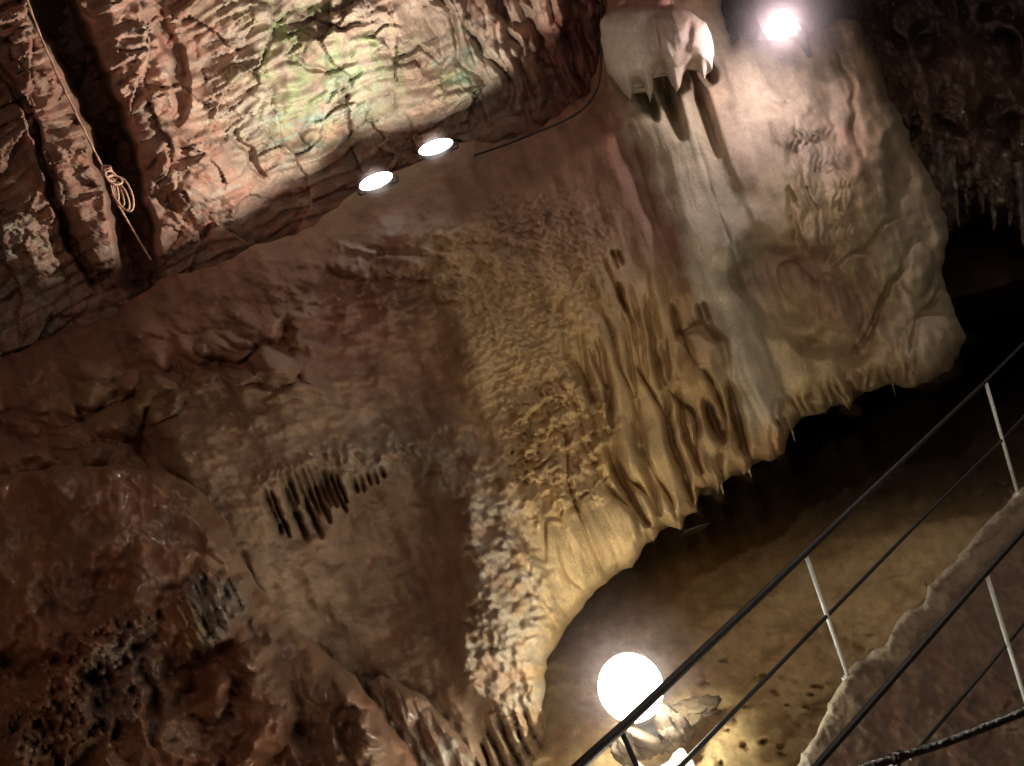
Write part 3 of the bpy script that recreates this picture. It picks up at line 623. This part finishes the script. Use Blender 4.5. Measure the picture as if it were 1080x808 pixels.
# ============================================================ FAR CAVE: back wall, floor, roof
WATER_Z = .045
wallG = tps([(560, 900, 11), (600, 500, 11.5), (800, 430, 12.5), (1000, 330, 13.5), (1200, 120, 13.5), (700, -100, 12.5), (1200, 520, 13), (1200, 900, 12)])
def depthG(x, y):
    s, t = ST(x, y); wx = x + 12 * fbm(x / 50, y / 50, 3, 601); wy = y + 12 * fbm(x / 50, y / 50, 3, 602)
    dz = nF[2] + (x - 540) / F * nR[2] - (y - 404) / F * nU[2]
    near = inpoly(wx, wy, [(760, 660), (880, 700), (860, 760), (840, 830), (740, 830), (700, 740)], 26)
    zb = -.30 + .17 * near - .12 * sst(640, 520, y) + .05 * fbm(x / 60, y / 40, 4, 605) + .008 * fbm(x / 14, y / 10, 3, 607)
    pit = sst(.2, .05, worley(wx / 30, wy / 18, 611)[0] + .18 * fbm(x / 16, y / 12, 3, 4) + .05)
    zb -= near * .05 * pit
    zb += .03 * sst(.35, .1, worley(wx / 55, wy / 34, 613)[0])
    df = (zb - nC[2]) / np.minimum(dz, -.02)
    fo = (1 - np.abs(np.sin(np.pi * (s / 34 + .5 * fbm(s / 60, t / 80, 2, 603))))) ** 1.5
    dw = wallG(x, y) + .1 * fo - .25 * fbm(x / 70, y / 70, 4, 604)
    h = np.clip(.5 + .5 * (dw - df) / .6, 0, 1)
    return mix(dw, df, h) - .6 * h * (1 - h)
def colG(x, y):
    s, t = ST(x, y); n = fbm(x / 50, y / 50, 5, 621); n2 = fbm(x / 14, y / 12, 4, 623)
    C = np.zeros(x.shape + (3,)) + rgb(.78, .58, .33); C = blend(C, (.62, .42, .24), sst(0, .7, n)); C = blend(C, (.16, .10, .065), sst(605, 520, y + (x - 700) * .05)); C = blend(C, (.012, .008, .009), sst(520, 430, y + (x - 700) * .1))  # far gloom painted in: colour darkens away from the globe
    wx = x + 12 * fbm(x / 50, y / 50, 3, 601); wy = y + 12 * fbm(x / 50, y / 50, 3, 602)
    pit = sst(.22, .06, worley(wx / 30, wy / 18, 611)[0] + .18 * fbm(x / 16, y / 12, 3, 4) + .05)
    C = blend(C, (.22, .13, .07), pit * sst(600, 680, y) * .6 * sst(700, 760, x))
    return np.clip(C * (1 + .2 * n2)[..., None], .004, .8), np.clip(.35 + .4 * n, 0, 1)
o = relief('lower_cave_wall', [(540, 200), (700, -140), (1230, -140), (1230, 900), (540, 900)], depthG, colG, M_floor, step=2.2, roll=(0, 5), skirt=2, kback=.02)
tag(o, 'sandy yellow pool bottom round the globe lamp, rising into a back wall painted dark for the gloom', 'cave floor', kind='structure')
wm = bpy.data.materials.new('pool_water'); wm.use_nodes = True; nt = wm.node_tree; N = nt.nodes; L = nt.links; N.remove(N['Principled BSDF']); out = N['Material Output']
tr = N.new('ShaderNodeBsdfTransparent'); tr.inputs['Color'].default_value = (.94, .92, .85, 1); gl = N.new('ShaderNodeBsdfGlossy'); gl.inputs['Roughness'].default_value = .035
fr = N.new('ShaderNodeFresnel'); fr.inputs['IOR'].default_value = 1.42; mx = N.new('ShaderNodeMixShader')
tc = N.new('ShaderNodeTexCoord'); nz = N.new('ShaderNodeTexNoise'); nz.inputs['Scale'].default_value = 5; nz.inputs['Detail'].default_value = 2; L.new(tc.outputs['Object'], nz.inputs['Vector'])
bp = N.new('ShaderNodeBump'); bp.inputs['Strength'].default_value = .12; bp.inputs['Distance'].default_value = .02; L.new(nz.outputs['Fac'], bp.inputs['Height']); L.new(bp.outputs[0], gl.inputs['Normal']); L.new(bp.outputs[0], fr.inputs['Normal'])
L.new(fr.outputs[0], mx.inputs[0]); L.new(tr.outputs[0], mx.inputs[1]); L.new(gl.outputs[0], mx.inputs[2]); L.new(mx.outputs[0], out.inputs['Surface'])
def onwater(x, y):
    dz = nF[2] + (x - 540) / F * nR[2] - (y - 404) / F * nU[2]; return P(x, y, (WATER_Z - nC[2]) / dz)
wp = [onwater(548, 900), onwater(556, 760), onwater(560, 660), np.array([-.4, 12.5, WATER_Z]), np.array([9.5, 13.5, WATER_Z]), np.array([10, 6, WATER_Z]), onwater(1000, 900)]
ar = sum(wp[i][0] * wp[(i + 1) % len(wp)][1] - wp[(i + 1) % len(wp)][0] * wp[i][1] for i in range(len(wp)))
if ar < 0: wp = wp[::-1]
o = mesh_obj('water', wp, [tuple(range(len(wp)))], wm, None, origin=np.mean(wp, 0), smooth=False)
tag(o, 'still clear pool water under the overhanging flowstone, mirroring the globe lamp', 'water', kind='structure')

# footpath with a ragged kerb
pl = np.linalg.solve([[1, 893, 712], [1, 1075, 520], [1, 1095, 790]], [1 / (4.6 * .965), 1 / (5.8 * .965), 1 / (3.55 * .965)])
KERB = [(800, 900), (838, 812), (850, 792), (862, 768), (874, 748), (884, 728), (896, 706), (918, 690), (934, 680), (940, 664), (960, 642), (975, 636), (978, 618), (1000, 598), (1010, 588), (1030, 562), (1044, 548), (1058, 532), (1072, 520), (1110, 486), (1240, 380)]
def kd(x, y): return segs(x, y, KERB, False)[0]
def depthJ(x, y):
    d = 1 / (pl[0] + pl[1] * x + pl[2] * y)
    k = kd(x, y)
    d = d - .03 * np.exp(-((k - 20) / 20) ** 2) * (.6 + .8 * fbm(x / 40, y / 40, 2, 707)) - .025 * fbm(x / 40, y / 36, 3, 701) - .006 * fbm(x / 9, y / 8, 3, 703) - .03 * sst(30, 0, k) * fbm(x / 22, y / 22, 4, 705)
    d += .06 * bump(x, y, 918, 702, 22, 12, 0, 1) * 1.
    return d
def colJ(x, y):
    n = fbm(x / 40, y / 30, 4, 711); n2 = fbm(x / 9, y / 8, 4, 713); k = kd(x, y)
    C = np.zeros(x.shape + (3,)) + rgb(.12, .072, .04); C = blend(C, (.12, .06, .034), sst(-.1, .5, n)); C = blend(C, (.22, .165, .105), sst(36, 18, k + 10 * n2) * .7); C = blend(C, (.55, .48, .36), sst(7, 2, k + 4 * n2) * .8)
    C = blend(C, (.06, .03, .02), bump(x, y, 920, 702, 22, 12, 0, .6)); C = blend(C, (.3, .22, .15), bump(x, y, 1070, 765, 30, 14, 20, .6) * sst(0, .3, n2 + .1))
    return np.clip(C * (1 + .14 * n2)[..., None], .01, .8), np.clip(.5 + .3 * n, 0, 1)
o = relief('footpath', rough(KERB + [(1240, 920)], 3.2, 15, 15), depthJ, colJ, M_floor, step=1.8, roll=(.06, 6), skirt=8, kback=.03)
tag(o, 'reddish brown trodden footpath with a ragged pale kerb edge', 'path', kind='structure')

# ============================================================ ROCK SHELL closing the cave (behind and over the viewer's hall)
def shell():
    n, m = 96, 60; vs = []
    for j in range(m + 1):
        th = math.pi * j / m
        for i in range(n):
            ph = 2 * math.pi * i / n
            vs.append([math.sin(th) * math.cos(ph) * 12, 2 + math.sin(th) * math.sin(ph) * 15, 2.5 + math.cos(th) * 8.5])
    vs = np.array(vs); r = fbm(vs[:, 0] / 3 + vs[:, 2] * .2, vs[:, 1] / 3 + vs[:, 2] * .35, 4, 801)
    c = np.array([0, 2, 2.5]); vs = c + (vs - c) * (1 + .09 * r[:, None])
    fs = [(j * n + i, j * n + (i + 1) % n, (j + 1) * n + (i + 1) % n, (j + 1) * n + i) for j in range(m) for i in range(n)]
    return mesh_obj('cave_hall', vs, fs, M_wall, None, np.tile([.10, .06, .045], (len(vs), 1)), np.full(len(vs), .5))
tag(shell(), 'dark cave roof and far walls closing the hall', 'cave', kind='structure')

# ============================================================ LAMPS
def light(name, kind, loc, power, color, size=.1, aim=None, angle=None, blend_=.15, parent=None):
    L = bpy.data.lights.new(name, kind); L.energy = power; L.color = color
    if kind in ('POINT', 'SPOT'): L.shadow_soft_size = size
    if kind == 'SPOT': L.spot_size = math.radians(angle); L.spot_blend = blend_
    if kind == 'AREA': L.size = size
    o = bpy.data.objects.new(name, L); col.objects.link(o)
    if aim is not None: o.rotation_euler = (Vector(aim) - Vector(loc)).to_track_quat('-Z', 'Y').to_euler()
    if parent is not None: o.parent = parent; o.location = Vector(loc) - parent.location
    else: o.location = loc
    return o
def globe(px, py, d, r, mat, label):
    c = V(px, py, d)
    root = empty('globe_lamp', c - Vector((0, 0, r * 1.25)), label, 'lamp')
    vs, fs = sphere(c, r, 48, 28); mesh_obj('globe', vs, fs, mat, root)
    z = c.z - r
    vs, fs = tube([(c.x, c.y, z - .14), (c.x, c.y, z - .11), (c.x, c.y, z - .02), (c.x, c.y, z + .03)], [.13, .1, .085, .11], 24); mesh_obj('base', vs, fs, M_house, root)
    vs, fs = tube([(c.x, c.y, z + .0), (c.x, c.y, z + .035)], [r * .5, r * .56], 28); mesh_obj('collar', vs, fs, M_house, root)
    return root
globe(665, 725, 4.75, 34 / F * 4.75, M_glass, 'round glowing globe lamp at the pool edge beneath the cascade')
# rocks carrying the globe
gc_ = P(665, 725, 4.75)
for k, (dx, dy, dz_, r, sq, lb) in enumerate(((0, .02, -.34, .15, (1.15, 1, .85), 'squat pale rock right under the globe lamp'), (.16, -.05, -.36, .085, (1, 1.2, 1.1), 'small upright rock at the right foot of the globe lamp'), (-.17, -.02, -.37, .08, (1.1, 1, 1.2), 'small rock at the left foot of the globe lamp'), (.3, .1, -.39, .1, (1.8, 1, .35), 'low flat rock shelf breaking the water right of the globe lamp'))):
    q = gc_ + np.array([dx, dy, dz_])
    vs, fs = sphere(q, r, 40, 26, sq, .6, k + 2); o = mesh_obj('rock', vs, fs, M_stone, None, origin=q); tag(o, lb, 'rock', 'rocks round the globe lamp')
# floodlights on the crest
def floodlight(px, py, d, ang, aimpx, label, power, upx=(-36, -100)):
    c = V(px, py, d); root = empty('floodlight', c, label, 'lamp', 'floodlights on the flowstone crest')
    tgt = V(*aimpx); toward = (tgt - c).normalized(); upw = (V(px + upx[0], py + upx[1], d) - c).normalized()
    upw = (upw - toward * upw.dot(toward)).normalized(); dirn = (toward * math.cos(math.radians(64)) + upw * math.sin(math.radians(64))).normalized()
    # lens tilted up the wall and a little to the hall
    nrm = (dirn * .3 + (CAM - c).normalized() * .75 + Vector((0, 0, .45))).normalized()
    ax = (cr * math.cos(ang) + cu * math.sin(ang)); ax = (ax - nrm * ax.dot(nrm)).normalized(); ay = nrm.cross(ax)
    hw, hh = 20 / F * d, 11.5 / F * d
    def slab(w, h, z0, z1, n=28, p=3.2):
        vs = []
        for z in (z0, z1):
            for i in range(n):
                a = 2 * math.pi * i / n; ca, sa = math.cos(a), math.sin(a)
                vs.append(tuple(c + ax * w * math.copysign(abs(ca) ** (2 / p), ca) + ay * h * math.copysign(abs(sa) ** (2 / p), sa) + nrm * z))
        fs = [tuple(range(n))[::-1], tuple(range(n, 2 * n))] + [(i, (i + 1) % n, n + (i + 1) % n, n + i) for i in range(n)]
        return vs, fs
    vs, fs = slab(hw * .85, hh * .82, -.06, -.004); mesh_obj('housing', vs, fs, M_house, root, smooth=False)
    vs0, fs = sphere((0, 0, 0), 1, 36, 18); vs = [tuple(c + ax * v[0] * hw * .95 + ay * v[1] * hh * .9 + nrm * (v[2] * .035 + .01)) for v in vs0]; mesh_obj('lens', vs, fs, M_led, root, np.ones((len(vs), 3)), np.array([max(0, v[2]) for v in vs0]))
    b0 = c - ax * hw * 1.1; b1 = c + ax * hw * 1.1; dn = Vector((0, 0, -.07))
    vs, fs = join([tube([b0, b0 + dn], .012, 8), tube([b1, b1 + dn], .012, 8), tube([b0 + dn, b1 + dn], .012, 8)]); mesh_obj('bracket', vs, fs, M_house, root)
    light('flood_beam', 'SPOT', c + nrm * .03 + dirn * .08, power, (1, .93, .82), .035, c + dirn * 3, 128, .2, root)
floodlight(397, 192, 8.05, math.radians(14), (350, 180, 10.05), 'white oval floodlight, the left and lower of the pair on the crest', 450, (-85, -85))
floodlight(460, 156, 8.2, math.radians(14), (439, 145, 10.1), 'white oval floodlight, the right and higher of the pair on the crest', 340)
# lamp above the block
c = V(824, 27, 7.35)
root = empty('spotlight', c, 'small glaring round lamp perched on top of the cracked block', 'lamp')
vs, fs = sphere(c, .105, 28, 18); mesh_obj('bulb', vs, fs, M_spotl, root)
vs, fs = tube([c + Vector((.12, .05, -.05)), c + Vector((.26, .2, -.1)), c + Vector((.34, .3, -.35))], [.07, .06, .02], 14); mesh_obj('housing', vs, fs, M_house, root)
light('block_lamp', 'POINT', c + (CAM - c).normalized() * .16, 58, (1, .80, .76), .1, parent=root)
# unseen fill lights added out of the frame
light('hall_fill_low', 'POINT', V(860, 1080, 2.9), 120, (1, .93, .77), .5)  # added fill from low right for the golden drapery
light('hall_fill_over', 'POINT', V(760, -520, 3.2), 60, (.98, .95, .92), .045)  # added for glints on the wet mound
light('hall_fill_side', 'POINT', V(1330, 60, 6.3), 14, (1, .93, .8), .06)  # added for highlights on the dark dripping rocks
light('hall_fill_high', 'POINT', V(1150, 60, 3.6), 36, (1, .9, .74), .1)  # added fill for the popcorn ridge and near handrail

def halo(c, r, dens, label):  # scatter sphere added to give a lamp its glow
    m = bpy.data.materials.new('halo'); m.use_nodes = True; nt = m.node_tree; N = nt.nodes; L = nt.links
    N.remove(N['Principled BSDF']); out = N['Material Output']
    tc = N.new('ShaderNodeTexCoord'); mp = N.new('ShaderNodeMapping'); mp.inputs['Scale'].default_value = (1 / r,) * 3; g = N.new('ShaderNodeTexGradient'); g.gradient_type = 'SPHERICAL'
    L.new(tc.outputs['Object'], mp.inputs['Vector']); L.new(mp.outputs[0], g.inputs['Vector'])
    p = N.new('ShaderNodeMath'); p.operation = 'POWER'; p.inputs[1].default_value = 2.2; L.new(g.outputs['Fac'], p.inputs[0])
    k = N.new('ShaderNodeMath'); k.operation = 'MULTIPLY'; k.inputs[1].default_value = dens; L.new(p.outputs[0], k.inputs[0])
    v = N.new('ShaderNodeVolumeScatter'); v.inputs['Color'].default_value = (1, .84, .88, 1); v.inputs['Anisotropy'].default_value = .3; L.new(k.outputs[0], v.inputs['Density']); L.new(v.outputs[0], out.inputs['Volume'])
    vs, fs = sphere(c, r, 24, 16); o = mesh_obj('halo', vs, fs, m, None, origin=c); tag(o, label, 'halo', None, 'stuff')
halo(V(824, 27, 7.35), .9, .42, 'faint pinkish mist added as glow round the lamp on the block')
for k_, (x_, y_, d_) in enumerate(((397, 194, 7.8), (460, 158, 7.95))): halo(V(x_, y_, d_), .23, 1.5, ('faint mist added as glow before the lower floodlight', 'faint mist added as glow before the higher floodlight')[k_])
halo(V(665, 725, 4.75), .9, .16, 'faint mist added as glow round the upper globe lamp')
# ============================================================ RAILINGS
def railing(name, label, tops, mids, posts, rtop, rmid, mat_post, rp=.013, tip=None, group='railings along the footpath'):
    tops, mids = ([(p[0], p[1], p[2] * .965) for p in q] for q in (tops, mids)); posts = [(a[:2] + (a[2] * .965,), b[:2] + (b[2] * .965,), m) for a, b, m in posts]
    base = V(*posts[0][1]) if posts else V(*tops[0])
    root = empty(name, base, label, 'railing', group)
    if tops: vs, fs = tube([V(*p) for p in tops], rtop, 12); mesh_obj('top_rail', vs, fs, M_black, root)
    if mids: vs, fs = tube([V(*p) for p in mids], rmid, 10); mesh_obj('middle_rail', vs, fs, M_black, root)
    for a, b, m in posts:
        A = V(*a); B = V(*b)
        vs, fs = tube([A, B], rp, 10); p = mesh_obj('post', vs, fs, m, root)
        u = (B - A).normalized()
        vs, fs = join([tube([B - u * .004, B + u * .012], .04, 14), tube([B - u * .02, B], .022, 12)]); mesh_obj('foot_plate', vs, fs, M_post, p)
    return root
railing('railing', 'long black railing with pale posts along the far kerb', [(590, 827, 3.15), (655, 768, 3.45), (850, 583, 4.72), (1040, 402, 5.92), (1082, 360, 6.25), (1240, 205, 8)], [(690, 834, 3.3), (720, 806, 3.45), (873, 649, 4.66), (960, 560, 5.2), (1058, 463, 5.86), (1240, 268, 8)],
        [((850, 585, 4.71), (895, 715, 4.59), M_post), ((655, 770, 3.45), (722, 925, 3.32), M_black), ((1040, 404, 5.91), (1074, 522, 5.79), M_post)], [.024, .023, .021, .013, .012, .012], .0115, M_post)
railing('railing', 'second black railing with duller posts on the near side of the path', [(800, 880, 2.75), (868, 800, 3.03), (1040, 604, 3.85), (1085, 554, 4.12), (1240, 390, 5.5)], [(960, 800, 3.03), (1062, 680, 3.78), (1090, 645, 3.95), (1240, 480, 5.1)],
        [((1040, 604, 3.85), (1091, 768, 3.66), M_post)], [.0145] * 5, .0075, M_post, rp=.0105)
# near wet handrail
pts = catmull([V(880, 822, 2.0), V(930, 804, 2.1), (V(1000, 782, 2.25)), V(1085, 749, 2.4), V(1240, 690, 2.6)], 10)
root = empty('handrail', V(945, 900, 2.1), 'glistening wet black handrail nearest the viewer in the bottom right corner', 'handrail')
vs, fs = tube(pts, .0125, 12); mesh_obj('rail', vs, fs, M_wetblack, root)
vs, fs = tube([V(944, 799, 2.13), V(965, 880, 2.15)], .011, 10); mesh_obj('post', vs, fs, M_wetblack, root)
vs, fs = tube([V(938, 802, 2.115), V(950, 797, 2.14)], .018, 12); mesh_obj('clamp', vs, fs, M_wetblack, root)

# ============================================================ ROPE, CABLE, SMALL THINGS
root = empty('rope', V(118, 195, 7.55), 'pale orange rope with a knotted coil hanging down the left rock pillar', 'rope')
def twist(pts, r):
    P_ = catmull(pts, 8); out = []
    for k in (0, 1):
        q = []
        for i, p in enumerate(P_):
            a = i * 1.1 + k * math.pi; q.append(p + cr * math.cos(a) * r * .45 + fwd * math.sin(a) * r * .45)
        out.append(tube(q, r * .7, 7))
    return join(out)
vs, fs = twist([V(18, -40, 7.45), V(30, 4, 7.45), V(52, 60, 7.5), V(82, 124, 7.5), V(104, 168, 7.52), V(113, 185, 7.54)], .0115); mesh_obj('line', vs, fs, M_rope, root)
vs, fs = twist([V(118, 205, 7.55), V(128, 222, 7.56), V(142, 246, 7.6), V(159, 274, 7.62)], .011); mesh_obj('tail', vs, fs, M_rope, root)
kn = []
def ell(cx, cy, rx, ry, ang, d0, dd, turns=1.0, n=26):
    a_ = math.radians(ang); out = []
    for i in range(int(n * turns) + 1):
        q = 2 * math.pi * i / n + 1.2; u = rx * math.cos(q); v = ry * math.sin(q)
        out.append(V(cx + u * math.cos(a_) - v * math.sin(a_), cy + u * math.sin(a_) + v * math.cos(a_), d0 + dd * math.cos(q + 1)))
    return out
for j, e in enumerate(((124, 203, 4, 15, -22, 7.53, .03), (128, 207, 6, 16, -24, 7.50, .04), (131, 205, 8, 19, -20, 7.52, .05), (121, 200, 3, 12, -14, 7.48, .02))): kn.append(tube(ell(*e, 1.05), .0095, 8))
for j, e in enumerate(((113, 182, 6, 4.5, 20, 7.50, .05), (117, 186, 7, 4.5, 40, 7.49, .05), (121, 190, 8, 4.5, 15, 7.48, .06), (112, 178, 5, 3, -10, 7.5, .04))): kn.append(tube(ell(*e, 1.1), .0105, 8))
vs, fs = join(kn); mesh_obj('knot', vs, fs, M_rope, root)
def surf(x, y, off=.02):
    d = float(depthB(np.array([x * 1.]), np.array([y * 1.]))[0]); return V(x, y, d - off)
vs, fs = tube(catmull([V(634, -40, 8.1), V(635, 20, 8.05), V(634, 60, 8.1), V(631, 90, 8.25), surf(618, 112, .05), surf(596, 127), surf(565, 140), surf(535, 152), surf(500, 164, .03)], 8), .013, 8)
o = mesh_obj('cable', vs, fs, M_cable, None, origin=V(600, 127, 8.3)); tag(o, 'thin dark power cable running from the roof along the crest to the floodlights', 'cable')
# reflection on the water, built as a solid pale flake below the lip
c = V(734, 557, 7.4); bm = bmesh.new()
ring = [(-16, 7), (-10, 2), (2, -2), (14, -6), (13, -3), (4, 3), (-6, 7)]
top = [bm.verts.new(V(734 + a, 557 + b, 7.4 + .01 * i)) for i, (a, b) in enumerate(ring)]; bot = [bm.verts.new(v.co + Vector((0, .05, -.03))) for v in top]
bm.faces.new(top); bm.faces.new(bot[::-1])
for i in range(len(ring)): bm.faces.new((top[i], bot[i], bot[(i + 1) % len(ring)], top[(i + 1) % len(ring)]))
bmesh.ops.recalc_face_normals(bm, faces=bm.faces)
vs = [tuple(v.co) for v in bm.verts]; bm.verts.index_update(); fs = [tuple(v.index for v in f.verts) for f in bm.faces]
o = mesh_obj('reflection_flake', vs, fs, M_stone, None, origin=c, smooth=False); tag(o, 'thin pale flake standing in for a water reflection just below the lip of the ribbed drapery', 'reflection')

# ============================================================ CAMERA, WORLD
cam = bpy.data.cameras.new('camera'); co = bpy.data.objects.new('camera', cam); col.objects.link(co); sc.camera = co
cam.sensor_width = 36; cam.lens = F / W0 * 36; cam.clip_start = .05; cam.clip_end = 200
M = Matrix.Identity(4)
for i in range(3): M[i][0] = cr[i]; M[i][1] = cu[i]; M[i][2] = -fwd[i]; M[i][3] = CAM[i]
co.matrix_world = M
w = bpy.data.worlds.new('World'); sc.world = w; w.use_nodes = True
w.node_tree.nodes['Background'].inputs[0].default_value = (.5, .4, .35, 1); w.node_tree.nodes['Background'].inputs[1].default_value = .0
# area fill added behind the viewer in place of dim hall bounce
light('hall_fill_back', 'AREA', Vector((-1.5, -3.0, 7.0)), 100, (1, .68, .52), 3.4, V(250, 500, 6))
sc.render.engine = 'CYCLES'; sc.cycles.use_denoising = True; sc.cycles.max_bounces = 5; sc.cycles.diffuse_bounces = 3; sc.cycles.sample_clamp_indirect = 4
sc.view_settings.view_transform = 'Standard'; sc.view_settings.look = 'None'; sc.view_settings.exposure = 0
